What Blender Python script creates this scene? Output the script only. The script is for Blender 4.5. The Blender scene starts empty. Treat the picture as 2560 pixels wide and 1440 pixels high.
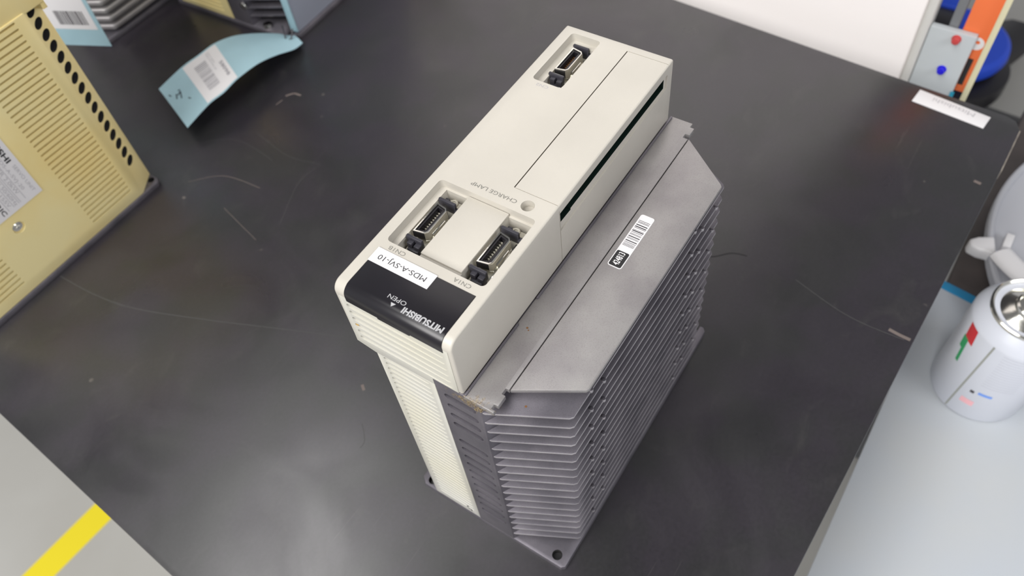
import bpy, bmesh, math, random
from mathutils import Vector, Matrix
random.seed(7)
S = bpy.context.scene
COL = S.collection
MM = 0.001

# ------------------------------------------------------------------ camera
# scene frame, in millimetres: x along the drive, u across it (world Y = -u), z up; z = 0 is the bench top
cd = bpy.data.cameras.new('camera'); cam = bpy.data.objects.new('camera', cd); COL.objects.link(cam)
RX = Vector((0.54439675, -0.83422358, -0.08776784))
RY = Vector((-0.70970299, -0.40228999, -0.57834629))
RZ = Vector((0.44716199, 0.37713894, -0.81105633))
rot = Matrix((RX, -RY, -RZ)).transposed()
cam.matrix_world = Matrix.Translation(Vector((-96.537, -165.699, 424.687)) * MM) @ rot.to_4x4()
cd.sensor_width = 36.0; cd.lens = 28.313; cd.clip_start = 0.01; cd.clip_end = 50
cd.dof.use_dof = True; cd.dof.focus_distance = 0.325; cd.dof.aperture_fstop = 13.0
S.camera = cam

# ------------------------------------------------------------------ light
S.view_settings.view_transform = 'Standard'; S.view_settings.look = 'None'
S.view_settings.exposure = 0.0; S.view_settings.gamma = 1.0; S.view_settings.use_curve_mapping = False
w = bpy.data.worlds.new('room_light'); S.world = w; w.use_nodes = True
def world_nodes():
    # light coming from the room: pale walls around, a dimmer ceiling overhead
    N = w.node_tree; bg = N.nodes['Background']
    tc = N.nodes.new('ShaderNodeTexCoord'); sp = N.nodes.new('ShaderNodeSeparateXYZ'); N.links.new(tc.outputs['Generated'], sp.inputs[0])
    mr = N.nodes.new('ShaderNodeMapRange'); mr.interpolation_type = 'SMOOTHSTEP'; N.links.new(sp.outputs['Z'], mr.inputs['Value'])
    mr.inputs['From Min'].default_value = .25; mr.inputs['From Max'].default_value = .9; mr.inputs['To Min'].default_value = .50; mr.inputs['To Max'].default_value = .17
    N.links.new(mr.outputs[0], bg.inputs[1]); bg.inputs[0].default_value = (0.96, 0.96, 1.0, 1)
world_nodes()
def area(name, x, u, z, sx, sy, power, col, tgt):
    l = bpy.data.lights.new(name, 'AREA'); l.shape = 'RECTANGLE'; l.size = sx; l.size_y = sy
    l.energy = power; l.color = col
    o = bpy.data.objects.new(name, l); COL.objects.link(o)
    p = Vector((x, -u, z)) * MM; o.location = p
    o.rotation_euler = (Vector((tgt[0], -tgt[1], tgt[2])) * MM - p).to_track_quat('-Z', 'Y').to_euler()
    return o
area('ceiling_light_near', -2000, -150, 1900, 1.4, 1.4, 78, (1.0, 0.985, 0.96), (50, 0, 0))
area('fill_light_over', -500, -350, 1900, 1.2, .6, 14, (1.0, 0.99, 0.97), (-100, 0, 0))  # unseen overhead lamp, added to lift top faces and the left drive
area('ceiling_light_right', -300, 2500, 1900, 1.4, 1.0, 34, (0.97, 0.98, 1.0), (200, 200, -100))

# ------------------------------------------------------------------ mesh helpers
ORG = [0.0, 0.0, 0.0]
def P(x, u, z):
    return Vector(((x - ORG[0]) * MM, -(u - ORG[1]) * MM, (z - ORG[2]) * MM))
class MB:
    def __init__(s): s.v = []; s.f = []
    def poly(s, pts):
        n = len(s.v); s.v += [P(*p) for p in pts]; s.f.append(list(range(n, n + len(pts)))); return s
    def loft(s, rings, closed=True, caps=True):
        n = len(s.v); k = len(rings[0])
        for r in rings: s.v += [P(*p) for p in r]
        for i in range(len(rings) - 1):
            for j in range(k if closed else k - 1):
                a = n + i * k + j; b = n + i * k + (j + 1) % k
                s.f.append([a, b, b + k, a + k])
        if caps:
            s.f.append([n + j for j in range(k)][::-1]); s.f.append([n + (len(rings) - 1) * k + j for j in range(k)])
        return s
    def box(s, x0, x1, u0, u1, z0, z1):
        q = [(x0, u0), (x1, u0), (x1, u1), (x0, u1)]
        return s.prism(q, z0, z1)
    def prism(s, q, z0, z1):            # plan polygon (x,u)
        return s.loft([[(a, b, z0) for a, b in q], [(a, b, z1) for a, b in q]])
    def prism_u(s, q, u0, u1):          # side polygon (x,z)
        return s.loft([[(a, u0, b) for a, b in q], [(a, u1, b) for a, b in q]])
    def prism_x(s, q, x0, x1):          # end polygon (u,z)
        return s.loft([[(x0, a, b) for a, b in q], [(x1, a, b) for a, b in q]])
    def cyl(s, c, r, ax, h, n=24, r2=None):
        c = Vector(c); ax = Vector(ax).normalized(); t = ax.orthogonal().normalized(); b = ax.cross(t)
        r2 = r if r2 is None else r2
        R = []
        for rr, o in ((r, 0), (r2, h)):
            R.append([tuple(c + ax * o + t * (rr * math.cos(2 * math.pi * i / n)) + b * (rr * math.sin(2 * math.pi * i / n))) for i in range(n)])
        return s.loft(R)
    def lathe(s, c, prof, n=48):        # prof: (r, z)
        c = Vector(c)
        return s.loft([[(c.x + r * math.cos(2 * math.pi * i / n), c.y + r * math.sin(2 * math.pi * i / n), c.z + z) for i in range(n)] for r, z in prof])
    def tube(s, pts, r, n=10, sx=1.0):
        pts = [Vector(p) for p in pts]; R = []
        for i, p in enumerate(pts):
            d = (pts[min(i + 1, len(pts) - 1)] - pts[max(i - 1, 0)]).normalized()
            up = Vector((0, 0, 1)) if abs(d.z) < .95 else Vector((1, 0, 0))
            a = d.cross(up).normalized(); b = a.cross(d)
            R.append([tuple(p + a * (r * sx * math.cos(2 * math.pi * k / n)) + b * (r * math.sin(2 * math.pi * k / n))) for k in range(n)])
        return s.loft(R)
    def mesh(s, name, mat=None):
        me = bpy.data.meshes.new(name); me.from_pydata([tuple(v) for v in s.v], [], s.f)
        bm = bmesh.new(); bm.from_mesh(me); bmesh.ops.recalc_face_normals(bm, faces=bm.faces); bm.to_mesh(me); bm.free()
        if mat: me.materials.append(mat)
        return me
def rrect(x0, x1, u0, u1, r, n=5):
    q = []
    for cx, cy, a in ((x1 - r, u1 - r, 0), (x0 + r, u1 - r, 90), (x0 + r, u0 + r, 180), (x1 - r, u0 + r, 270)):
        for i in range(n + 1):
            t = math.radians(a + 90 * i / n); q.append((cx + r * math.cos(t), cy + r * math.sin(t)))
    return q
def finish(o, smooth=True):
    if smooth:
        me = o.data
        for p in me.polygons: p.use_smooth = True
        me.set_sharp_from_angle(angle=math.radians(32))
def obj(name, mb, mat, parent=None, bevel=0, seg=2, cuts=None, smooth=True, bevel_after=0):
    """one mesh object; bevel in mm, cuts = list of (MB, material) solids removed from it"""
    me = mb if isinstance(mb, bpy.types.Mesh) else mb.mesh(name, mat)
    o = bpy.data.objects.new(name, me); COL.objects.link(o)
    tmp = []
    if bevel or cuts:
        if bevel:
            m = o.modifiers.new('b', 'BEVEL'); m.width = bevel * MM; m.segments = seg; m.limit_method = 'ANGLE'; m.angle_limit = math.radians(40)
        for c, cm in (cuts or []):
            co = bpy.data.objects.new('cut', c.mesh('cut', cm or mat)); COL.objects.link(co); tmp.append(co)
            m = o.modifiers.new('c', 'BOOLEAN'); m.operation = 'DIFFERENCE'; m.solver = 'EXACT'; m.object = co
            m.use_self = False; m.material_mode = 'TRANSFER'
        if bevel_after:
            m = o.modifiers.new('b2', 'BEVEL'); m.width = bevel_after * MM; m.segments = 2; m.limit_method = 'ANGLE'; m.angle_limit = math.radians(50)
        bpy.context.view_layer.update()
        dg = bpy.context.evaluated_depsgraph_get()
        nm = bpy.data.meshes.new_from_object(o.evaluated_get(dg))
        o.modifiers.clear(); o.data = nm; nm.name = name
        for t in tmp: bpy.data.objects.remove(t)
    if parent: o.parent = parent
    finish(o, smooth)
    return o
def tag(o, label=None, cat=None, group=None, kind=None):
    if label: o['label'] = label
    if cat: o['category'] = cat
    if group: o['group'] = group
    if kind: o['kind'] = kind
    return o
def empty(name, x, u, z, label, cat, rz=0, group=None):
    o = bpy.data.objects.new(name, None); COL.objects.link(o); o.empty_display_size = .02
    o.location = (x * MM, -u * MM, z * MM); o.rotation_euler = (0, 0, rz)
    ORG[:] = [x, u, z]
    return tag(o, label, cat, group)
def text(name, s, p0, dx, dy, w_, h_, mat, parent, bold=0.0, off=0.12, n=(0, 0, 1)):
    """flat lettering: p0 = lower-left corner, dx/dy reading and up directions, all in (x,u,z) mm"""
    c = bpy.data.curves.new('t', 'FONT'); c.body = s; c.resolution_u = 3; c.offset = bold
    t = bpy.data.objects.new('t', c); COL.objects.link(t); bpy.context.view_layer.update()
    me = bpy.data.meshes.new_from_object(t.evaluated_get(bpy.context.evaluated_depsgraph_get()))
    bpy.data.objects.remove(t)
    xs = [v.co.x for v in me.vertices]; ys = [v.co.y for v in me.vertices]
    x0, x1, y0, y1 = min(xs), max(xs), min(ys), max(ys)
    for v in me.vertices:
        a = (v.co.x - x0) / (x1 - x0) * w_; b = (v.co.y - y0) / (y1 - y0) * h_
        v.co = P(*[p0[i] + dx[i] * a + dy[i] * b + n[i] * off for i in range(3)])
    me.materials.clear(); me.materials.append(mat); me.name = name
    o = bpy.data.objects.new(name, me); COL.objects.link(o)
    if parent: o.parent = parent
    return o

# ------------------------------------------------------------------ materials
def lin(c):
    return tuple(((v / 255) / 12.92 if v / 255 <= .04045 else ((v / 255 + .055) / 1.055) ** 2.4) for v in c) + (1,)
def mat(name, rgb, rough=.5, metal=0, spec=.5, var=0.0, vscale=60, bump=0.0, bscale=900, rgb2=None, alpha=1, trans=0, coat=0):
    m = bpy.data.materials.new(name); m.use_nodes = True; N = m.node_tree; b = N.nodes['Principled BSDF']
    b.inputs['Base Color'].default_value = lin(rgb); b.inputs['Roughness'].default_value = rough
    b.inputs['Metallic'].default_value = metal; b.inputs['Specular IOR Level'].default_value = spec
    b.inputs['Transmission Weight'].default_value = trans; b.inputs['Coat Weight'].default_value = coat
    tc = N.nodes.new('ShaderNodeTexCoord')
    nz = N.nodes.new('ShaderNodeTexNoise'); nz.inputs['Scale'].default_value = vscale; nz.inputs['Detail'].default_value = 5
    N.links.new(tc.outputs['Object'], nz.inputs['Vector'])
    if var or rgb2:
        r = N.nodes.new('ShaderNodeValToRGB'); N.links.new(nz.outputs['Fac'], r.inputs['Fac'])
        c2 = rgb2 or tuple(max(0, v * (1 - var)) for v in rgb)
        r.color_ramp.elements[0].color = lin(c2); r.color_ramp.elements[0].position = .35
        r.color_ramp.elements[1].color = lin(rgb); r.color_ramp.elements[1].position = .62
        N.links.new(r.outputs['Color'], b.inputs['Base Color'])
    if bump:
        n2 = N.nodes.new('ShaderNodeTexNoise'); n2.inputs['Scale'].default_value = bscale; n2.inputs['Detail'].default_value = 3
        N.links.new(tc.outputs['Object'], n2.inputs['Vector'])
        bp_ = N.nodes.new('ShaderNodeBump'); bp_.inputs['Strength'].default_value = bump; bp_.inputs['Distance'].default_value = .0002
        N.links.new(n2.outputs['Fac'], bp_.inputs['Height']); N.links.new(bp_.outputs['Normal'], b.inputs['Normal'])
    return m
M = {}
M['cream'] = mat('cream_plastic', (194, 189, 179), .42, var=.03, vscale=25, bump=.15, bscale=1500)
M['housing'] = mat('housing_plastic', (197, 196, 191), .45, vscale=14, rgb2=(198, 195, 181), bump=.1, bscale=1500)
M['yellow'] = mat('aged_yellow_plastic', (228, 214, 160), .42, vscale=16, rgb2=(227, 206, 142), bump=.1, bscale=1500)
M['black'] = mat('black_panel', (25, 23, 29), .3, var=.15, vscale=40)
M['ink'] = mat('grey_print', (120, 118, 112), .6)
M['pale_ink'] = mat('pale_print', (178, 178, 180), .5)
M['faint'] = mat('faint_print', (170, 168, 172), .6)
M['dark_ink'] = mat('black_print', (35, 35, 38), .6)
M['paper'] = mat('white_paper', (218, 216, 217), .5)
M['seam'] = mat('seam_shadow_gap', (120, 112, 96), .8)
M['steel'] = mat('nickel_shell', (222, 220, 212), .14, metal=1, bump=.1)
M['gold'] = mat('contact_gold', (236, 230, 212), .3, metal=.3)
M['copper'] = mat('contact_copper', (176, 128, 88), .3, metal=.6)
M['insert'] = mat('black_insulator', (30, 28, 32), .4)
M['latch'] = mat('black_latch', (52, 51, 58), .38)
M['bayplate'] = mat('connector_plate', (205, 200, 186), .45)
M['board'] = mat('green_board', (10, 32, 26), .5)
M['void'] = mat('slot_inside', (34, 32, 32), .8)
M['tag'] = mat('blue_card', (158, 190, 200), .65, var=.04, vscale=30)
M['tagdark'] = mat('pen_mark', (40, 42, 50), .6)
M['bar'] = mat('barcode_print', (60, 58, 62), .6)
M['bar_soft'] = mat('barcode_soft_print', (148, 146, 152), .6)
M['blackstick'] = mat('black_sticker', (30, 30, 32), .45)

def alloy(name, rgb, rgb2, dirt=None):
    m = mat(name, rgb, .48, metal=.6, vscale=45, rgb2=rgb2, bump=.22, bscale=4200)
    N = m.node_tree; b = N.nodes['Principled BSDF']; tc = [n for n in N.nodes if n.type == 'TEX_COORD'][0]
    src = b.inputs['Base Color'].links[0].from_socket
    # fine dark pitting and blotches of the casting
    n3 = N.nodes.new('ShaderNodeTexNoise'); n3.inputs['Scale'].default_value = 1500; n3.inputs['Detail'].default_value = 2
    N.links.new(tc.outputs['Object'], n3.inputs['Vector'])
    r3 = N.nodes.new('ShaderNodeValToRGB'); r3.color_ramp.elements[0].position = .30; r3.color_ramp.elements[0].color = (.9, .89, .89, 1)
    r3.color_ramp.elements[1].position = .48; r3.color_ramp.elements[1].color = (1, 1, 1, 1)
    N.links.new(n3.outputs['Fac'], r3.inputs['Fac'])
    mx = N.nodes.new('ShaderNodeMix'); mx.data_type = 'RGBA'; mx.blend_type = 'MULTIPLY'; mx.inputs[0].default_value = 1
    N.links.new(src, mx.inputs[6]); N.links.new(r3.outputs['Color'], mx.inputs[7])
    out = mx.outputs[2]
    if dirt:
        # crust of yellow-brown corrosion along the top end edge
        sp = N.nodes.new('ShaderNodeVectorMath'); sp.operation = 'SUBTRACT'; N.links.new(tc.outputs['Object'], sp.inputs[0]); sp.inputs[1].default_value = dirt
        sc = N.nodes.new('ShaderNodeVectorMath'); sc.operation = 'MULTIPLY'; N.links.new(sp.outputs[0], sc.inputs[0]); sc.inputs[1].default_value = (120, 85, 200)
        ln = N.nodes.new('ShaderNodeVectorMath'); ln.operation = 'LENGTH'; N.links.new(sc.outputs[0], ln.inputs[0])
        n4 = N.nodes.new('ShaderNodeTexNoise'); n4.inputs['Scale'].default_value = 520; n4.inputs['Detail'].default_value = 4
        N.links.new(tc.outputs['Object'], n4.inputs['Vector'])
        su = N.nodes.new('ShaderNodeMath'); su.operation = 'MULTIPLY_ADD'; N.links.new(n4.outputs['Fac'], su.inputs[0]); su.inputs[1].default_value = 3.4
        sub = N.nodes.new('ShaderNodeMath'); sub.operation = 'SUBTRACT'; sub.inputs[0].default_value = -0.85; N.links.new(ln.outputs['Value'], sub.inputs[1])
        N.links.new(sub.outputs[0], su.inputs[2]); su.use_clamp = True
        rr = N.nodes.new('ShaderNodeValToRGB'); N.links.new(n3.outputs['Fac'], rr.inputs['Fac'])
        rr.color_ramp.elements[0].position = .4; rr.color_ramp.elements[0].color = lin((96, 66, 40)); rr.color_ramp.elements[1].position = .6; rr.color_ramp.elements[1].color = lin((190, 170, 120))
        m2 = N.nodes.new('ShaderNodeMix'); m2.data_type = 'RGBA'; N.links.new(su.outputs[0], m2.inputs[0]); N.links.new(out, m2.inputs[6]); N.links.new(rr.outputs['Color'], m2.inputs[7])
        out = m2.outputs[2]
    N.links.new(out, b.inputs['Base Color'])
    return m
M['alloy'] = alloy('cast_aluminium', (119, 115, 122), (100, 97, 104), dirt=((-1 - 84) * MM, -(57 - 44) * MM, 153.5 * MM))
M['alloy_edge'] = alloy('aluminium_edge_highlight', (190, 186, 188), (166, 162, 166))  # paler copy of the alloy, edge highlight put into the colour
M['alloy_lid'] = alloy('lit_aluminium', (162, 159, 158), (146, 142, 143), dirt=((-3.5 - 84) * MM, -(57 - 44) * MM, 155 * MM))  # lighter copy of the alloy, ceiling reflection painted into its tone

# ------------------------------------------------------------------ the servo drive
def connector(parent, dx, du, pinmat, name='connector', screws=True):
    """ribbon connector lying in a bay; reference bay at x 28-61, u 7-17.5"""
    X = lambda x: x + dx
    U = lambda u: u + du
    base = obj(name, MB().box(X(28.5), X(60.4), U(7.6), U(17.3), 183, 184.4), M['bayplate'], parent, .3)
    if not screws:
        pass
    out = [(36.1, 8.9), (52.4, 8.9), (51.6, 13.9), (50.4, 14.9), (38.4, 14.9), (37.0, 13.9)]
    inn = [(36.9, 9.5), (51.7, 9.5), (50.9, 13.6), (50.1, 14.2), (38.8, 14.2), (37.8, 13.6)]
    sh = MB()
    o0 = [(X(a), U(b), 184.2) for a, b in out]; o1 = [(X(a), U(b), 190.7) for a, b in out]
    o2 = [(X(a + (44.3 - a) * .02), U(b + (11.8 - b) * .05), 191.0) for a, b in out]
    i1 = [(X(a), U(b), 190.9) for a, b in inn]; i0 = [(X(a), U(b), 185.0) for a, b in inn]
    sh.loft([o0, o1, o2, i1, i0])
    obj('shell', sh, M['steel'], base)
    fl = MB().box(X(34.5), X(53.5), U(14.9), U(16.6), 184.4, 185.6).box(X(40.0), X(48.0), U(14.8), U(15.6), 185.6, 188.2)
    obj('shell_flange', fl, M['steel'], base, .25)
    ins = [(37.0, 9.6), (51.6, 9.6), (50.8, 13.5), (50.0, 14.1), (38.9, 14.1), (37.9, 13.5)]
    cav = [(38.0, 10.3), (50.8, 10.3), (50.3, 12.8), (38.9, 12.8)]
    im = MB(); 
    n_ = obj('insulator', im.prism([(X(a), U(b)) for a, b in ins], 184.6, 190.2), M['insert'], base, cuts=[(MB().prism([(X(a), U(b)) for a, b in cav], 186.3, 192), None)])
    first = None
    for k in range(10):
        if first is None:
            first = obj('contact_pin', MB().box(X(38.55), X(39.0), U(10.3), U(11.1), 186.3, 187.5), pinmat, base)
        else:
            c = first.copy(); c.location = (1.27 * k * MM, 0, 0); COL.objects.link(c); c.parent = base
    l1 = MB().box(X(54.6), X(55.9), U(7.4), U(15.4), 184.4, 190.2).box(X(53.6), X(55.9), U(15.4), U(16.8), 184.4, 187.6).box(X(55.9), X(58.2), U(8.6), U(10.6), 184.4, 188.0)
    obj('latch', l1, M['latch'], base, .3)
    l2 = MB().box(X(33.3), X(34.7), U(7.4), U(15.0), 185.6, 190.2).box(X(31.2), X(33.3), U(9.2), U(11.6), 184.4, 189.2).box(X(31.0), X(33.3), U(12.6), U(15.2), 184.4, 189.0).box(X(30.2), X(33.3), U(9.6), U(14.8), 184.4, 186.8)
    obj('latch', l2, M['latch'], base, .3)
    if screws:
        for sx in (59.0, 30.4):
            obj('rivet', MB().lathe((X(sx), U(11.0), 184.4), [(1.9, 0), (1.9, .5), (1.5, .8), (.9, .8), (.8, .3), (.01, .3)], 20), M['bayplate'], base)
    return base

def stadium(ax, lo, hi, c, h, n=6):
    """stadium in the (horizontal, z) plane between lo and hi, centred at height c"""
    r = h / 2; q = []
    for i in range(n + 1):
        t = math.pi / 2 + math.pi * i / n; q.append((lo + r + r * math.cos(t), c + r * math.sin(t)))
    for i in range(n + 1):
        t = -math.pi / 2 + math.pi * i / n; q.append((hi - r + r * math.cos(t), c + r * math.sin(t)))
    return q

def make_drive(x, u, label, cream, hous, rz=0, front=True, side=False, near=True, group=None):
    root = empty('servo_drive', x, u, 0, label, 'servo drive', rz, group)
    ORG[:] = [84, 44, 0]
    # ---- base plate
    pl = [(3, -2.6), (165, -2.6), (168, 1), (168, 88), (166, 90), (1.5, 90.3), (0, 88.5), (0, 1)]
    cuts = [(MB().cyl((4.6, 83.6, -2), 2.7, (0, 0, 1), 12, 28), M['void']), (MB().cyl((4.0, 3.6, -2), 2.6, (0, 0, 1), 12, 24), M['void']),
            (MB().box(158, 172, 81, 86, -2, 12), None), (MB().cyl((158, 83.5, -2), 2.6, (0, 0, 1), 14, 24), None), (MB().cyl((163, 3.6, -2), 2.6, (0, 0, 1), 14, 24), None)]
    obj('base_plate', MB().prism(pl, 0, 4.6), M['alloy'], root, .5, cuts=cuts)
    # ---- plastic housing with its end panel
    plan = [(0, 38.2), (0, 9), (16, -1.8), (152, -1.8), (168, 9), (168, 38.2)]
    hc = []
    if near:
        c = MB()
        for k in range(35):
            z = 151 - 4.1 * k
            q = stadium(0, 12.2, 35.2, z, 2.5)
            c.loft([[(-1, a, b) for a, b in q], [(.15 + .9 * (1 - (a - 12) / 26), a, b) for a, b in q]])
        hc.append((c, None))
        c = MB()
        for k in range(35): c.box(-1, 2.6, 12.6, 13.7, 150.5 - 4.1 * k, 151.6 - 4.1 * k)
        hc.append((c, M['void']))
    if side:
        c = MB()
        for z0, a, b in [(158 - 4.1 * k, None, None) for k in range(36)]:
            for lo, hi in ((22.5, 58.0), (117.4, 146.5)):
                if lo > 100 and z0 > 46: continue
                q = stadium(0, lo, hi, z0, 1.5); c.loft([[(p[0], -3, p[1]) for p in q], [(p[0], 2.4, p[1]) for p in q]])
        hc.append((c, None))
        c = MB()
        nx, nu = -10.8 / 19.3, -16 / 19.3
        for sgn in (0,):
            for k in range(16):
                z = 156 - 8.35 * k
                cx, cu = 9.2, 2.8
                q = []
                for i in range(24):
                    t = 2 * math.pi * i / 24
                    a = 5.0 * math.cos(t); b = 3.0 * math.sin(t)
                    q.append((cx + a * (16 / 19.3), cu - a * (10.8 / 19.3), z + b))
                c.loft([[(p[0] + nx * 3, p[1] + nu * 3, p[2]) for p in q], [(p[0] - nx * 4, p[1] - nu * 4, p[2]) for p in q]])
        hc.append((c, M['void']))
        hc.append((MB().cyl((96.8, -4, 50), 4.2, (0, 1, 0), 4, 32), None))
    hb = obj('housing', MB().prism(plan, 4.6, 153.8 if not side else 160), hous, root, .6, cuts=hc)
    if near:
        t = obj('embossed_mark', MB().box(-.15, .1, 31.3, 33.6, 9.6, 10.1).box(-.15, .1, 33.0, 33.6, 7.9, 9.8).box(-.15, .1, 30.6, 31.4, 11.0, 11.9), M['dark_ink'], hb)
    # end panel under the cover
    ec = []
    if near:
        c = MB()
        for k in range(6):
            z = 182.2 - 4.45 * k
            q = stadium(0, 3.0, 48.2, z, 2.6)
            c.loft([[(-2, a, b) for a, b in q], [(.1 + .8 * (1 - (a - 3) / 50), a, b) for a, b in q]])
        ec.append((c, None))
        c = MB()
        for k in range(5):
            z = 182.2 - 4.45 * k
            c.box(-2, 1.6, 3.4, 4.6, z - .6, z + .6); c.box(-2, 1.2, 31.0, 31.5, z + .5, z + 1.0)
        ec.append((c, M['void']))
    ep = MB().prism_x([(0.7, 187.3), (50.7, 187.3), (50.7, 157.6), (38.2, 157.6), (38.2, 153.2), (9.0, 152.4), (-.6, 154.4)], -.02, 3)
    obj('end_panel', ep, hous, root, .25, cuts=ec)
    # ---- front cover
    arc = [(4.4 - 4.4 * math.sin(math.radians(a)), 188.6 + 4.4 * math.cos(math.radians(a))) for a in range(0, 91, 15)]
    prof = [(168, 158.2), (168, 193)] + arc + [(0, 158.2)]
    cv = MB().prism_u(prof, -.9, 52.8)
    cc = []
    if near: cc.append((MB().box(-3, 2.9, .9, 50.9, 150, 187.5), None))
    if front:
        cc.append((MB().prism(rrect(26.4, 61.8, 4.2, 49.1, 1.8), 189.0, 200), None))
        cc.append((MB().box(28.2, 60.8, 7.0, 17.6, 181, 200).box(28.2, 60.8, 36.6, 47.4, 181, 200), None))
        cc.append((MB().prism(rrect(129.3, 164.0, 4.3, 19.1, 1.8), 189.0, 200), None))
        cc.append((MB().box(129.6, 161.2, 7.4, 18.9, 181, 200), None))
        cc.append((MB().cyl((66.4, 42.2, 189.5), 2.75, (0, 0, 1), 9, 36), None))
        cc.append((MB().box(72, 163.6, 32.25, 32.7, 191.3, 200), M['seam']))                       # seam of the lid
        cc.append((MB().box(71.8, 72.15, 32.8, 60, 192.65, 200), None)); cc.append((MB().box(71.8, 72.15, 52.55, 60, 157, 190), None))
        cc.append((MB().box(163.5, 163.85, 32.9, 60, 192.6, 200), None))
        cc.append((MB().prism_u([(72.3, 188.4), (72.3, 177.8), (162.6, 180.6), (162.6, 188.4)], 52.1, 60), None))
        cc.append((MB().prism_u([(72.4, 188.4), (72.4, 182.0), (81, 181.6), (81, 182.5), (160.6, 182.0), (160.6, 188.4)], 46, 60), M['board']))
        cc.append((MB().box(-3, 21.9, 4.1, 48.9, 192.7, 200), None))
    co = obj('front_cover', cv, cream, root, .9, 3, cuts=cc)
    if front:
        obj('centre_plate', MB().box(29.4, 61.6, 17.6, 36.6, 188.9, 190.2), cream, co, .3)
        arc2 = [(4.4 - 4.65 * math.sin(math.radians(a)), 188.6 + 4.65 * math.cos(math.radians(a))) for a in range(0, 91, 10)]
        arc3 = [(4.4 - 4.0 * math.sin(math.radians(a)), 188.6 + 4.0 * math.cos(math.radians(a))) for a in range(90, -1, -10)]
        pp = [(21.8, 192.6), (21.8, 193.25)] + arc2 + [(-.25, 185.6)] + [(.4, 185.6)] + arc3
        lid = obj('black_window', MB().prism_u(pp, 4.2, 48.8), M['black'], root, .25)
        obj('window_tab', MB().prism_u([(-.32, 187.0), (.2, 187.0), (.2, 185.0), (-.32, 185.0)], 19, 33.8), M['black'], lid, .2)
        T = lambda s, u0, u1, x0, x1, mt, par, bold=0, off=.05, z=193.0: text('lettering', s, (x1, u1, z), (0, -1, 0), (-1, 0, 0), u1 - u0, x1 - x0, mt, par, bold, off)
        T('MITSUBISHI', 29.4, 47.2, 2.7, 5.4, M['pale_ink'], lid, .035, .32)
        T('OPEN', 21.2, 29.2, 5.5, 7.3, M['pale_ink'], lid, 0, .32)
        tri = MB().poly([(3.0, 24.9, 193.3), (4.6, 23.8, 193.3), (4.6, 26.0, 193.3)]); obj('arrow_mark', tri, M['pale_ink'], lid)
        tp = obj('label_tape', MB().box(15.4, 22.2, 4.1, 31.7, 193.2, 193.4), M['paper'], root)
        T('MDS-A-SVJ-10', 6.9, 28.9, 17.4, 20.4, M['dark_ink'], tp, 0, .43)
        T('CHARGE LAMP', 16.2, 37.4, 65.0, 66.9, M['ink'], co)
        T('CN1B', 7.4, 15.1, 23.2, 25.0, M['ink'], co); T('CN1A', 37.4, 45.0, 23.2, 25.0, M['ink'], co)
        T('CN2', 8.0, 14.0, 126.2, 127.8, M['faint'], co)
        connector(root, 0, 0, M['gold']); connector(root, -.2, 29.8, M['gold'])
        connector(root, 105, -.5, M['copper'], screws=False)
    # ---- heat sink: core, strip and fins
    sc = []
    if near:
        c = MB(); cd_ = MB()
        zs = [148.3 - 8.25 * k for k in range(4)] + [107.2 - 8.3 * k for k in range(11)]
        for z in zs:
            q = stadium(0, 42.0, 57.2, z, 4.0)
            c.loft([[(-1, a, b) for a, b in q], [(.5 + 3.6 * (1 - (a - 42) / 16.5), a, b) for a, b in q]])
            cd_.cyl((-2, 44.1, z), 1.9, (1, 0, 0), 9, 16)
        sc = [(c, None), (cd_, M['void'])]
    core = [(0, 38.3), (0, 59.8), (5, 62.5), (163, 62.5), (168, 59.8), (168, 38.3)]
    hs = obj('heat_sink', MB().prism(core, 4.6, 157.6), M['alloy'], root, .4, cuts=sc)
    strip = [(-.3, 38.3), (-.3, 66.6), (.8, 66.6), (.8, 64.9), (2.9, 64.9), (2.9, 66.6), (7.9, 66.6), (7.9, 64.9), (10.7, 64.9), (10.7, 66.4),
             (160.5, 66.4), (160.5, 63.9), (163.2, 63.9), (163.2, 66), (168, 66), (168, 63.9), (170.6, 63.9), (170.6, 38.3)]
    strip = [(-.3, 52.9) if p == (-.3, 38.3) else ((170.6, 52.9) if p == (170.6, 38.3) else p) for p in strip]
    obj('top_strip', MB().prism(strip, 155.4, 158.0), M['alloy_lid'], hs, .2)
    obj('seam_lip', MB().box(.2, 37, 53.0, 53.9, 158, 158.7).box(51, 170, 53.0, 53.9, 158, 158.7), M['alloy'], hs, .15)
    lidp = [(10.7, 66.8), (25.0, 91.3), (26.2, 92.0), (141.0, 92.0), (142.2, 91.0), (160.8, 66.8)]
    ld = obj('top_plate', MB().prism(lidp, 155.9, 158.1), M['alloy_lid'], hs, .35)
    fin = [(.3, 59.0), (0.6, 61.0), (15.2, 89.6), (16.6, 90.8), (148.6, 90.8), (150.0, 89.6), (166.6, 61.0), (166.8, 59.0)]
    first = None
    for k in range(18):
        z = 150.2 - 8.08 * k
        b = MB().prism(fin, z - (1.35 if near else 5.0), z)
        if k < 17 and near:
            if k % 2 == 0:
                for sx in (30, 119.5): b.cyl((sx, 90.3, z - 1.8), 1.05, (0, 0, 1), 2.1, 12)
            else:
                for sx in (40, 128.7, 143): b.cyl((sx, 90.3, z - 1.8), 1.05, (0, 0, 1), 2.1, 12)
        f_ = obj('fin', b, M['alloy'] if near else M['alloy_lid'], hs, .3 if near else 1.8, 2 if near else 3)
        if near:                                     # fin rims and bosses get a painted edge highlight, paler than the faces
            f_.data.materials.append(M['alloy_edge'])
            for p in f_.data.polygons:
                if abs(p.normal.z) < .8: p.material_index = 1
    return root, co, hb, ld

root, co, hb, ld = make_drive(84, 44, 'grey finned servo drive with white cover and black label panel, centre of the bench', M['cream'], M['housing'])
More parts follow.
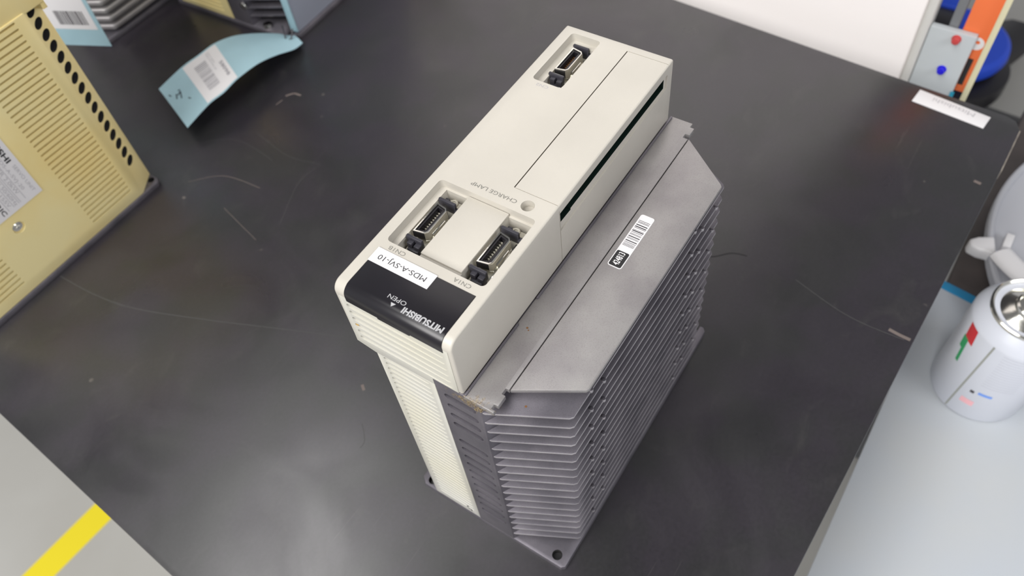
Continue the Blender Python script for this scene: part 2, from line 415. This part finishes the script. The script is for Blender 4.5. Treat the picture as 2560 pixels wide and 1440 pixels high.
# asset sticker on the heat sink lid
def on_lid():
    ru = mat('rust_spot', (120, 84, 52), .8)
    obj('rust_spot', MB().cyl((37.3, 57.5, 158.0), .45, (0, 0, 1), .12, 9).cyl((36.6, 58.5, 158.0), .3, (0, 0, 1), .12, 7), ru, root)
    obj('rust_spot', MB().cyl((11.1, 72.9, 150.2), .5, (0, 0, 1), .12, 9), ru, root)
    obj('amber_spot', MB().cyl((.25, 3.6, 169.0), 1.0, (1, 0, 0), .5, 14), mat('amber_stain', (196, 158, 84), .6), root)
    st = obj('asset_sticker', MB().prism(rrect(80.0, 110.6, 69.2, 75.6, 1.1), 158.1, 158.25), M['paper'], root)
    obj('black_field', MB().prism(rrect(80.4, 88.7, 69.6, 75.2, .7), 158.25, 158.3), M['blackstick'], st)
    text('lettering', '424813', (81.3, 73.7, 158.35), (1, 0, 0), (0, -1, 0), 6.8, 2.9, M['paper'], st, .02, 0)
    b = MB(); x = 92.0; rnd = random.Random(3)
    for wd, gap in [(.15, .3), (.15, .3), (.15, .35), (.12, .5), (.2, .6), (.45, .9), (.15, .3), (.15, .6), (.45, .8), (.2, .3), (.15, .7), (.2, .5), (.5, .3), (.15, 1.0), (.2, .4), (.5, .6), (.5, .9), (.2, .35), (.2, .5), (.2, .5), (.5, .7), (.5, .4), (.2, .4)]:
        b.box(x, x + wd, 69.8, 75.0, 158.25, 158.3); x += wd + gap
        if x > 107.6: break
    obj('barcode', b, M['bar'], st)
on_lid()

# ---- yellowed drive at the left, turned round so that its vented side faces us
root2, co2, hb2, ld2 = make_drive(88 - 84, -318 - 44, 'yellowed servo drive with vented side and nameplate, standing at the left edge of the photo', M['yellow'], M['yellow'], rz=math.pi, front=False, side=True)
# name plate and screw (local frame of the turned drive: x' = 88-x, u' = -318-u)
def L(x, u, z): return (88 - x, -318 - u, z)
npz = obj('nameplate', MB().box(88 - 17.5, 88 + 52, -2.1, -1.85, 60.7, 132), M['paper'], root2)
def lt(s, x, z0, wd, h, mt, bold=0): text('lettering', s, (88 - x, -2.1, z0), (0, 0, -1), (-1, 0, 0), wd, h, mt, npz, bold, .05, (0, -1, 0))
lt('MITSUBISHI', 10.9, 129, 38, 3.6, M['dark_ink'], .03)
lt('SERVO UNIT', 12.4, 87.5, 23, 2.2, M['faint'])
lt('TYPE MDS-A-SVJ-20', 7.2, 112, 42, 2.8, M['faint'])
lt('POWER 2.0kW', 3.4, 104, 34, 2.4, M['faint'])
lt('INPUT 3AC 200V 50/60Hz', -1.6, 118, 54, 2.2, M['faint'])
lt('OUTPUT 3AC 155V', -5.6, 112, 46, 2.2, M['faint'])
lt('MITSUBISHI ELECTRIC', -11.2, 124, 61, 3.0, M['dark_ink'], .02)
rows = MB()
for xx in (6.4, 2.6, 1.4, -2.4, -6.4): rows.box(88 - xx, 88 - xx + .3, -2.18, -2.1, 64, 128)
obj('ruled_line', rows, M['faint'], npz)
sc_ = obj('screw', MB().cyl((96.8, -.4, 50), 3.4, (0, 1, 0), 1.2, 28).cyl((96.8, -1.0, 50), 2.4, (0, 1, 0), 1.2, 24).box(95.4, 98.2, -1.25, -.9, 49.6, 50.4).box(96.4, 97.2, -1.25, -.9, 48.6, 51.4), M['steel'], root2)

# ---- drive behind the left one: only its finned heat sink shows
make_drive(179 + 84, -580 + 44, 'servo drive with grey finned heat sink, half hidden behind the left drive and its tag', M['cream'], M['housing'], front=False, near=False)

# ---- drive at the top edge with flat grey side cover
def top_drive():
    r = empty('servo_drive', 340, -410, 0, 'servo drive with flat grey side cover, behind the curled blue tag', 'servo drive', math.radians(2.0))
    ORG[:] = [340, -410, 0]
    obj('base_plate', MB().prism([(258, -480), (428, -480), (428, -339), (268, -339), (258, -348)], 0, 4.5), M['alloy'], r, .6,
        cuts=[(MB().cyl((265, -347, -2), 2.4, (0, 0, 1), 10, 20), M['void'])])
    c = MB()
    for k in range(36): c.box(250, 259.2, -463, -418, 10 + 4.1 * k, 12 + 4.1 * k)
    obj('housing', MB().box(258.5, 426, -474, -408, 4.5, 160), M['yellow'], r, .8, cuts=[(c, None)])
    hs = obj('heat_sink', MB().box(258.5, 426, -408, -386, 4.5, 158), M['alloy'], r, .5)
    for k in range(18):
        z = 152 - 8.1 * k
        obj('fin', MB().prism([(259, -387), (276, -352), (420, -352), (426, -387)], z - 1.7, z), M['alloy'], hs, .3)
    obj('side_cover', MB().box(268, 420, -347.5, -341, 4.6, 168), mat('grey_sheet', (142, 146, 158), .45), r, .8)
    obj('edge_strip', MB().box(266.6, 268, -348, -340.5, 6, 168), M['tag'], r, .2)
    obj('terminal_screw', MB().cyl((263, -372, 4.5), 4, (0, 0, 1), 3, 24).cyl((257.5, -388, 24), 3.4, (1, 0, 0), 3, 20), M['steel'], r, .4)
    obj('wire_tie', MB().tube([(262, -352, 12), (257, -346, 9), (254, -343, 5.2), (257, -339, 7), (263, -341, 12)], .7, 8), M['latch'], r)
top_drive()

# ------------------------------------------------------------------ blue tags
def lerp(a, b, t): return tuple(a[i] + (b[i] - a[i]) * t for i in range(3))
def cr(p0, p1, p2, p3, t):
    return tuple(.5 * (2 * p1[i] + (p2[i] - p0[i]) * t + (2 * p0[i] - 5 * p1[i] + 4 * p2[i] - p3[i]) * t * t + (3 * p1[i] - p0[i] - 3 * p2[i] + p3[i]) * t ** 3) for i in range(3))
TA = TAG_A = [(154.8, -386.2, 12.0), (180.5, -383.9, 16.0), (196.6, -380.0, 18.0), (214.0, -378.7, 18.0), (231.5, -374.8, 15.0), (248.4, -366.9, 9.0), (262.0, -353.3, 4.0), (267.2, -341.9, 3.0)]
TB = TAG_B = [(133.8, -329.6, 12.0), (158.0, -327.9, 17.0), (172.1, -323.5, 20.0), (189.0, -324.0, 21.0), (210.9, -323.3, 20.0), (229.7, -323.0, 15.0), (248.3, -322.6, 8.0), (261.7, -326.2, 4.0)]
def tagpt(s, t, off=0):
    """s along 0..7, t across 0..1"""
    i = min(int(s), 6); f = s - i
    g = lambda L_, j: L_[max(0, min(7, j))]
    a = cr(g(TA, i - 1), g(TA, i), g(TA, i + 1), g(TA, i + 2), f); b = cr(g(TB, i - 1), g(TB, i), g(TB, i + 1), g(TB, i + 2), f)
    p = lerp(a, b, t); return (p[0], p[1], p[2] + off + 4 * (t * (1 - t)))
def strip_mesh(s0, s1, t0, t1, off, th, ns=24, nt=6):
    m = MB(); n0 = 0
    top = [[tagpt(s0 + (s1 - s0) * i / ns, t0 + (t1 - t0) * j / nt, off + th) for j in range(nt + 1)] for i in range(ns + 1)]
    bot = [[tagpt(s0 + (s1 - s0) * i / ns, t0 + (t1 - t0) * j / nt, off) for j in range(nt + 1)] for i in range(ns + 1)]
    m.loft([top[i] + bot[i][::-1] for i in range(ns + 1)])
    return m
tg = empty('hang_tag', 200, -355, 0, 'curled light blue card tag with white barcode label, lying on the black bench', 'tag')
obj('card', strip_mesh(0, 7, 0, 1, 0, .35, 56, 8), M['tag'], tg)
lb = obj('white_label', strip_mesh(1.0, 3.02, .04, .975, .4, .15, 16, 8), M['paper'], tg)
bc = MB()
rn = random.Random(5)
t = .22
while t < .80:
    wd = rn.choice([.008, .012, .02]); 
    for k in range(6):
        s = 1.42 + .72 * k / 6
        bc.poly([tagpt(s, t, .62), tagpt(s + .12, t, .62), tagpt(s + .12, t + wd, .62), tagpt(s, t + wd, .62)])
    t += wd + rn.choice([.010, .016, .022])
obj('barcode', bc, M['bar_soft'], lb, smooth=False)
def tagtext(s_, sA, sB, tA, tB, mt, par, bold=0):
    """lettering that follows the curled card; reads across from tA to tB"""
    c = bpy.data.curves.new('t', 'FONT'); c.body = s_; c.resolution_u = 2; c.offset = bold
    o = bpy.data.objects.new('t', c); COL.objects.link(o); bpy.context.view_layer.update()
    me = bpy.data.meshes.new_from_object(o.evaluated_get(bpy.context.evaluated_depsgraph_get())); bpy.data.objects.remove(o)
    xs = [v.co.x for v in me.vertices]; ys = [v.co.y for v in me.vertices]
    for v in me.vertices:
        a = (v.co.x - min(xs)) / (max(xs) - min(xs)); b = (v.co.y - min(ys)) / (max(ys) - min(ys))
        v.co = v.co
    x0, x1, y0, y1 = min(xs), max(xs), min(ys), max(ys)
    cs = [((v.co.x - x0) / (x1 - x0), (v.co.y - y0) / (y1 - y0)) for v in me.vertices]
    for v, (a, b) in zip(me.vertices, cs): v.co = P(*tagpt(sA + (sB - sA) * b, tA + (tB - tA) * a, .62))
    me.materials.clear(); me.materials.append(mt)
    n = bpy.data.objects.new('lettering', me); COL.objects.link(n); n.parent = par
tagtext('58098', 2.66, 2.86, .46, .82, M['bar_soft'], lb, .03)
tagtext('MDS-A-SVJ-20', 2.30, 2.38, .10, .55, M['bar_soft'], lb)
tagtext('SERVO DRIVE', 2.44, 2.50, .10, .40, M['bar_soft'], lb)
sc3 = MB()
for (s0, t0, s1, t1) in ((.20, .28, .24, .33), (.42, .42, .54, .40), (.54, .40, .46, .52), (.40, .38, .34, .46), (.62, .62, .66, .66), (.5, .35, .56, .37)):
    a = [tagpt(s0 + (s1 - s0) * k / 4, t0 + (t1 - t0) * k / 4, .5) for k in range(5)]
    sc3.tube(a, .45, 6)
obj('pen_mark', sc3, M['tagdark'], tg)

# upright tag behind the left drive
tg2 = empty('hang_tag', 137, -438, 50, 'light blue card tag with white barcode label, hanging upright behind the left drive', 'tag')
c0 = Vector((149.6, -410.1, 50)); ex = Vector((-.406, -.914, 0)); ez = Vector((.03, -.02, .999)).normalized(); nn = ex.cross(ez).normalized()
if nn.x > 0: nn = -nn
def slab(mb, a0, a1, b0, b1, o0, o1):
    q = [(a0, b0), (a1, b0), (a1, b1), (a0, b1)]
    mb.loft([[tuple(c0 + ex * a + ez * b + nn * o) for a, b in q] for o in (o0, o1)]); return mb
obj('card', slab(MB(), 0, 62, 0, 118, 0, .4), M['tag'], tg2)
lb2 = obj('white_label', slab(MB(), 3.5, 59, 15, 66, .4, .6), M['paper'], tg2)
bb = MB(); a = 9.0
while a < 34:
    wd = rn.choice([.35, .6, 1.0]); slab(bb, a, a + wd, 19, 31, .6, .66); a += wd + rn.choice([.35, .5, .8])
obj('barcode', bb, M['bar'], lb2)
text('lettering', 'MDS-A-SVJ-20', tuple(c0 + ex * 44 + ez * 41 + nn * .62), tuple(-ex), tuple(ez), 30, 3, M['bar_soft'], lb2, 0, 0)

# ------------------------------------------------------------------ workbench
wb = empty('workbench', 190, -350, -800, 'black-topped workbench carrying the servo drives', 'workbench')
def table_mat():
    m = bpy.data.materials.new('black_bench_top'); m.use_nodes = True; N = m.node_tree; b = N.nodes['Principled BSDF']
    tc = N.nodes.new('ShaderNodeTexCoord')
    def noise(scale, det=4, stretch=None, rotz=0, dist=0):
        n = N.nodes.new('ShaderNodeTexNoise'); n.inputs['Scale'].default_value = scale; n.inputs['Detail'].default_value = det; n.inputs['Distortion'].default_value = dist
        if stretch:
            mp = N.nodes.new('ShaderNodeMapping'); mp.inputs['Scale'].default_value = stretch; mp.inputs['Rotation'].default_value = (0, 0, rotz)
            N.links.new(tc.outputs['Object'], mp.inputs['Vector']); N.links.new(mp.outputs[0], n.inputs['Vector'])
        else: N.links.new(tc.outputs['Object'], n.inputs['Vector'])
        return n.outputs['Fac']
    def ramp(fac, p0, c0_, p1, c1_):
        r = N.nodes.new('ShaderNodeValToRGB'); r.color_ramp.elements[0].position = p0; r.color_ramp.elements[0].color = c0_
        r.color_ramp.elements[1].position = p1; r.color_ramp.elements[1].color = c1_; N.links.new(fac, r.inputs['Fac']); return r.outputs['Color']
    def mix(mode, f, a_, b_):
        x = N.nodes.new('ShaderNodeMix'); x.data_type = 'RGBA'; x.blend_type = mode
        if isinstance(f, float): x.inputs[0].default_value = f
        else: N.links.new(f, x.inputs[0])
        for s_, i in ((a_, 6), (b_, 7)):
            if isinstance(s_, tuple): x.inputs[i].default_value = s_
            else: N.links.new(s_, x.inputs[i])
        return x.outputs[2]
    base = ramp(noise(9, 5, dist=.6), .35, lin((33, 31, 35)), .65, lin((41, 39, 42)))
    hue = ramp(noise(26, 3), .42, lin((44, 38, 47)), .6, lin((36, 37, 36)))
    c = mix('MIX', .4, base, hue)
    worn = ramp(noise(30, 6, (1, 1.6, 1), .5, 1.2), .60, (0, 0, 0, 1), .85, (1, 1, 1, 1))
    c = mix('MIX', worn, c, lin((50, 48, 49)))
    scr = ramp(noise(60, 3, (.25, 5, 1), .9, .4), .70, (0, 0, 0, 1), .76, (.5, .5, .5, 1))
    scr2 = ramp(noise(60, 3, (.25, 5, 1), -.35, .4), .71, (0, 0, 0, 1), .77, (.5, .5, .5, 1))
    big = ramp(noise(11, 2), .5, (0, 0, 0, 1), .62, (1, 1, 1, 1))
    s2 = mix('MULTIPLY', 1.0, mix('ADD', 1.0, scr, scr2), big)
    c = mix('MIX', s2, c, lin((76, 73, 72)))
    v = N.nodes.new('ShaderNodeTexVoronoi'); v.inputs['Scale'].default_value = 42; N.links.new(tc.outputs['Object'], v.inputs['Vector'])
    dots = ramp(v.outputs['Distance'], .045, (1, 1, 1, 1), .075, (0, 0, 0, 1))
    gate = ramp(noise(35, 1), .56, (0, 0, 0, 1), .62, (.7, .7, .7, 1))
    c = mix('MIX', mix('MULTIPLY', 1.0, dots, gate), c, lin((110, 104, 98)))
    fine = ramp(noise(500, 2), .3, (.86, .86, .86, 1), .7, (1.12, 1.12, 1.12, 1))
    c = mix('MULTIPLY', 1.0, c, fine)
    N.links.new(c, b.inputs['Base Color'])
    rr = N.nodes.new('ShaderNodeMapRange'); N.links.new(noise(14, 5, dist=1.0), rr.inputs['Value'])
    rr.inputs['From Min'].default_value = .3; rr.inputs['From Max'].default_value = .7; rr.inputs['To Min'].default_value = .26; rr.inputs['To Max'].default_value = .42
    N.links.new(rr.outputs[0], b.inputs['Roughness'])
    b.inputs['Specular IOR Level'].default_value = .85
    return m
M['bench'] = table_mat()
M['frame'] = mat('grey_steel_frame', (120, 122, 125), .45, metal=.2)
top = [(-128, 182), (-101.4, -258.6), (-63, -900), (522, -900), (457.7, -74), (437.5, 196), (434.5, 202), (427, 205.3), (59, 189.7), (-120, 182)]
top = [(-129.5, 180), (-101.4, -258.6), (-63, -900), (522, -900), (457.7, -74), (438, 194), (435.5, 201), (428, 205.3), (384, 204.2), (59, 189.7), (-122, 182)]
obj('table_top', MB().prism(top, -28, 0), M['bench'], wb, .7, 2)
for (lx, lu) in ((-70, 140), (380, 150), (-20, -850), (470, -850)):
    obj('leg', MB().box(lx - 20, lx + 20, lu - 20, lu + 20, -800, -28), M['frame'], wb, 2)
obj('edge_wear_highlight', MB().prism([(384.5, 203.3), (428, 204.6), (428, 206.0), (384.5, 204.9)], -9, -.9), mat('worn_edge_highlight', (150, 142, 132), .7, var=.25, vscale=90), wb)  # pale strip: worn edge with its highlight painted in
def mark(pts, r, m_, nm):
    q = []
    for i in range(len(pts) - 1):
        g = lambda j: pts[max(0, min(len(pts) - 1, j))]
        for k in range(8): q.append(cr(g(i - 1), g(i), g(i + 1), g(i + 2), k / 8))
    q.append(pts[-1])
    m = MB()
    for a, b in zip(q[:-1], q[1:]):
        d = (Vector(b) - Vector(a)); 
        if d.length < 1e-6: continue
        n = Vector((-d.y, d.x, 0)).normalized() * r
        m.poly([(a[0] - n.x, a[1] - n.y, .05), (b[0] - n.x, b[1] - n.y, .05), (b[0] + n.x, b[1] + n.y, .05), (a[0] + n.x, a[1] + n.y, .05)])
    obj(nm, m, m_, wb, smooth=False)
scm = mat('scratch', (66, 66, 66), .6)
MARKS = [([(-10.7, -314.3), (-8.6, -277.5), (-2.0, -243.4), (16.7, -192.8), (36.0, -145.4), (52.5, -104.6)], 0.28), ([(102.5, -207.1), (138.2, -221.9), (157.3, -220.7)], 0.15), ([(129.3, -327.0), (149.6, -298.2), (147.2, -257.0)], 0.12), ([(14.3, -166.1), (46.2, -147.6), (65.7, -126.1)], 0.1), ([(163.9, -290.1), (156.4, -248.7), (161.9, -220.8)], 0.12), ([(231.6, 121.5), (221.4, 158.3), (221.0, 191.9)], 0.2), ([(11.0, -55.4), (3.8, -47.4), (-1.5, -46.6)], 0.2)]
for pts, r in MARKS: mark([(p[0], p[1], 0) for p in pts], r, scm, 'scratch')
DARK = [(219.2, 62.4), (224.6, 70.5), (231.9, 78.3), (234.5, 87.7)]
mark([(p[0], p[1], 0) for p in DARK], .45, mat('hair_line', (26, 24, 28), .7), 'dark_line')
SCUFF = [([(206.9, -297.7), (212.4, -293.3), (213.2, -286.5)], 0.9), ([(365.8, 191.6), (365.0, 196.2)], 1.2), ([(224.0, 182.0), (223.1, 188.8), (222.8, 195.0)], 1.1), ([(195.2, -297.5), (202.0, -296.7)], 0.4), ([(31.5, -72.2), (29.1, -68.7)], 0.9), ([(130.3, -98.5), (115.7, -83.6)], 0.2), ([(98.7, -299.1), (116.8, -278.5), (121.2, -244.9)], 0.2), ([(93.4, -255.0), (82.9, -212.3)], 0.15)]
for pts, r in SCUFF: mark([(p[0], p[1], 0) for p in pts], r, mat('scuff', (104, 94, 90), .7) if pts is SCUFF[0][0] else bpy.data.materials['scuff'], 'scuff_mark')
stm = empty('table_sticker', 428, 159, .1, 'white strip sticker with faint print near the far right bench corner', 'sticker')
obj('paper_strip', MB().prism([(438.0, 133.9), (431.2, 185.0), (417.8, 183.4), (423.4, 132.4)], .02, .35), M['paper'], stm, .1)
text('lettering', 'Mitsubishi', (430.2, 175, .4), (.12, -.992, 0), (-.992, -.12, 0), 30, 4.2, M['faint'], stm, 0, 0)

# ------------------------------------------------------------------ lower bench at the right with mat, spray can and bucket
sb = empty('side_bench', 150, 430, -800, 'lower dark side bench right of the black workbench', 'workbench')
obj('bench_top', MB().prism([(-420, 203), (-420, 800), (670, 800), (670, 218)], -178, -152.2), mat('brown_bench', (84, 76, 74), .6, var=.1), sb, 2)
for (lx, lu) in ((-380, 240), (-380, 760), (590, 260), (590, 760)):
    obj('leg', MB().box(lx - 18, lx + 18, lu - 18, lu + 18, -800, -178), M['frame'], sb, 2)
mt_ = empty('bench_mat', 100, 450, -152, 'pale blue-grey mat under the spray can on the side bench', 'mat')
obj('mat_sheet', MB().prism([(-415, 204), (-415, 790), (345, 560), (396.5, 217), (398.2, 206)], -152.1, -150), mat('pale_mat', (188, 194, 202), .55, rgb2=(193, 196, 198), vscale=8), mt_, .4)
obj('blue_edge', MB().prism([(398.2, 206), (396.5, 217), (345, 560), (353, 562), (405.2, 217), (406.6, 206)], -152.1, -149.8), mat('blue_edge_tape', (40, 140, 190), .5), mt_, .4)

def spray_can():
    cx, cu, cz = 321, 259, -150
    r = empty('spray_can', cx, cu, cz, 'white spray can with red and green print, standing on the pale mat', 'spray can')
    wm = mat('can_white', (200, 203, 212), .3, coat=.2)
    body = obj('body', MB().lathe((cx, cu, cz), [(30, 0), (32.4, .8), (33, 2.4), (33, 87), (32.4, 89.5), (29.2, 94.5), (25.2, 99.5)], 72), wm, r)
    obj('rim', MB().lathe((cx, cu, cz), [(25.0, 98.7), (26.0, 99.9), (25.9, 101.7), (24.8, 102.4), (23.7, 101.5), (23.6, 97.1), (23.0, 96.7), (22.8, 98.5)], 72), M['steel'], r)
    obj('dome', MB().lathe((cx, cu, cz), [(23.6, 95.9), (23.4, 96.9), (19.5, 99.5), (14.5, 102.1), (12.0, 103.5), (11.7, 106.5), (10.4, 107.3), (9.6, 106.1), (9.0, 102.9), (3, 102.5), (.01, 102.5)], 64), M['steel'], r)
    obj('nozzle', MB().lathe((cx, cu, cz), [(2.4, 102.5), (2.4, 106.5), (5.0, 106.7), (5.2, 113.5), (4.4, 115.5), (.01, 115.5)], 24), M['paper'], r)
    def patch(a0, a1, z0, z1, mt, nm, n=10, sk=0):
        m = MB(); R = 33.06
        top_ = []; bo = []
        for i in range(n + 1):
            a = math.radians(a0 + (a1 - a0) * i / n); a2 = math.radians(a0 + sk + (a1 - a0) * i / n)
            bo.append((cx + R * math.cos(a), cu + R * math.sin(a), cz + z0)); top_.append((cx + R * math.cos(a2), cu + R * math.sin(a2), cz + z1))
        m.loft([bo, top_], closed=False, caps=False)
        return obj(nm, m, mt, body, smooth=False)
    red = mat('print_red', (196, 34, 44), .4); grn = mat('print_green', (30, 150, 90), .4); blu = mat('print_blue', (110, 150, 225), .4); pnk = mat('print_pink', (232, 176, 182), .4)
    patch(-138, -122, 72, 87.3, red, 'red_print', sk=3)
    patch(-132, -122, 61, 73, grn, 'green_print', sk=2); patch(-134, -129, 48, 61, grn, 'green_print', sk=2)
    patch(-155, -152.6, 2.6, 88.5, mat('can_seam', (150, 152, 145), .4), 'seam', sk=-6)
    patch(168, 184, 34.5, 37.5, blu, 'blue_print'); patch(-179, -163, 18, 24, pnk, 'pink_print'); patch(-172, -167, 33, 36, M['bar'], 'dark_print')
    for k in range(14): patch(150, 187, 46 + 3.0 * k, 46.5 + 3.0 * k, mat('fine_print', (184, 186, 196), .5) if k == 0 else bpy.data.materials['fine_print'], 'fine_print')
spray_can()

def bucket():
    cx, cu, zb = 482, 392, -152
    r = empty('tub', cx, cu, zb, 'round white plastic tub with grey lid and white handle behind the spray can', 'tub')
    wh = mat('tub_plastic', (176, 177, 183), .4)
    obj('wall', MB().lathe((cx, cu, zb), [(148, 0), (152, 1.5), (162, 22), (172, 23), (172, 31), (170.5, 32.4), (168, 32.4), (167, 31), (166.6, 27), (.01, 27)], 128), wh, r)
    obj('lid', MB().lathe((cx, cu, zb), [(136, 27), (136, 28.8), (133.6, 30), (.01, 30)], 128), mat('lid_grey', (160, 170, 176), .4), r)
    pt = lambda R_, a, z: (cx + R_ * math.cos(math.radians(a)), cu + R_ * math.sin(math.radians(a)), z)
    obj('lug', MB().loft([[pt(R_, 252.2 + d * k, z) for d, z in ((1, -128), (1, -116), (-1, -116), (-1, -128))] for R_, k in ((168, 3.2), (180, 2.2), (187, .9))]), M['paper'], r, 2, 3)
    hp = [pt(166 - 1.9 * i, 248.5 - i * 1.5, -113.5 + 4 * math.sin(i / 25 * math.pi)) for i in range(26)]
    obj('handle', MB().tube(hp, 5.0, 16, 1.9), M['paper'], r)
    obj('clip', MB().box(434, 449, 237, 243, -126, -117), M['paper'], r, .5)
bucket()

# ------------------------------------------------------------------ beyond the bench
cab = empty('partition_panel', 512, -150, -800, 'tall white upright partition panel beyond the far bench edge', 'partition')
obj('panel', MB().box(500, 522, -430, 112, -780, 1000), mat('white_enamel', (246, 240, 238), .4), cab, 2, 3)
obj('shaded_edge', MB().box(499, 523, 112, 119.3, -780, 1000), mat('edge_shade_grey', (205, 203, 199), .4), cab, 2.5, 3)  # rounded panel edge, its shading put in as a grey strip
for pu in (-380, 70): obj('foot', MB().box(400, 640, pu - 20, pu + 20, -800, -780), M['frame'], cab, 2)
cb = empty('control_box', 530, 141, -800, 'grey upright control panel with a red and a blue button beside the white cabinet', 'control panel')
gm = mat('panel_grey', (176, 181, 184), .45)
obj('face_plate', MB().box(500, 506, 119.6, 153.5, -800, 10), gm, cb, .8)
obj('post', MB().box(507, 516, 131, 138, -800, 600), M['frame'], cb, 1)
ob = obj('orange_board', MB().prism([(506.5, 141.5), (506.5, 161), (511, 161), (511, 141.5)], -45, 100), mat('orange_print', (232, 116, 66), .5), cb, .3)
obj('black_lettering', MB().box(505.9, 506.5, 153.8, 157.6, -38, -13), M['dark_ink'], ob)
obj('white_emblem', MB().cyl((506.4, 154.5, 1), 5.6, (-1, 0, 0), .25, 28).box(506.15, 506.4, 149.8, 153.4, -10, 3), M['paper'], ob, 0, cuts=[(MB().cyl((507, 155.2, 2.2), 1.6, (-1, 0, 0), 3, 20), None)])
obj('edge_trim', MB().box(503, 512, 160.5, 165.0, -800, 600), mat('beige_edge', (206, 200, 168), .5), cb, .5)
def button(u, z, col, nm):
    b = obj(nm, MB().cyl((500.4, u, z), 3.6, (-1, 0, 0), 1.2, 28).cyl((499.2, u, z), 2.8, (-1, 0, 0), 3.2, 28), mat(nm + '_cap', col, .35), cb, .4)
    return b
button(140.4, 5.7 - 1, (190, 70, 70), 'red_button'); button(139.2, -24.6, (30, 20, 200), 'blue_button')
obj('corner_tape', MB().box(499.6, 500.1, 152, 155, -48, -42), mat('teal_tape', (40, 150, 180), .5), cb)

ch = empty('stool', 1309, 100, -800, 'low blue-seated swivel stool with black base on the floor beyond the bench', 'stool')
bl = mat('blue_seat', (34, 80, 215), .5)
obj('seat', MB().lathe((1309, 100, -592), [(80, 0), (94, 4), (98, 14), (96, 26), (88, 32), (.01, 34)], 64), bl, ch)
obj('seat_pan', MB().cyl((1288, 108, -632), 106, (0, 0, 1), 34, 48), M['insert'], ch, 4)
obj('column', MB().cyl((1309, 100, -790), 22, (0, 0, 1), 180, 24), M['insert'], ch)
obj('backrest', MB().box(1350, 1450, -20, 92, -575, -530), bl, ch, 8, 3)
obj('back_support', MB().box(1292, 1350, -20, 100, -560, -536), M['insert'], ch, 5)
for k in range(5):
    a = math.radians(72 * k + 17)
    d = Vector((math.cos(a), math.sin(a), 0)); e = Vector((1309, 100, -745)) + d * 340
    lg = obj('base_arm', MB().tube([(1309, 100, -725), tuple(Vector((1309, 100, -732)) + d * 120), tuple(e)], 30, 12, 1.5), M['insert'], ch)
    obj('caster', MB().cyl((e.x, e.y - 16, -770), 30, (0, 1, 0), 32, 20), M['insert'], lg, 3)

# ------------------------------------------------------------------ floor
ORG[:] = [0, 0, 0]
fl = obj('floor', MB().box(-3000, 5000, -3500, 3500, -850, -800), mat('floor_grey', (186, 185, 180), .4, rgb2=(178, 176, 170), vscale=3, bump=.1, bscale=60), None); tag(fl, kind='structure')
YL = [(-770.8, -802.4), (767.0, -718.1), (764.5, -673.5), (-773.3, -757.8)]
ft = empty('floor_tape', YL[0][0], YL[0][1], -800, 'yellow marking tape stuck on the floor at lower left', 'floor tape')
obj('tape_strip', MB().prism(YL, -799.9, -799.6), mat('yellow_tape', (240, 220, 40), .45), ft)
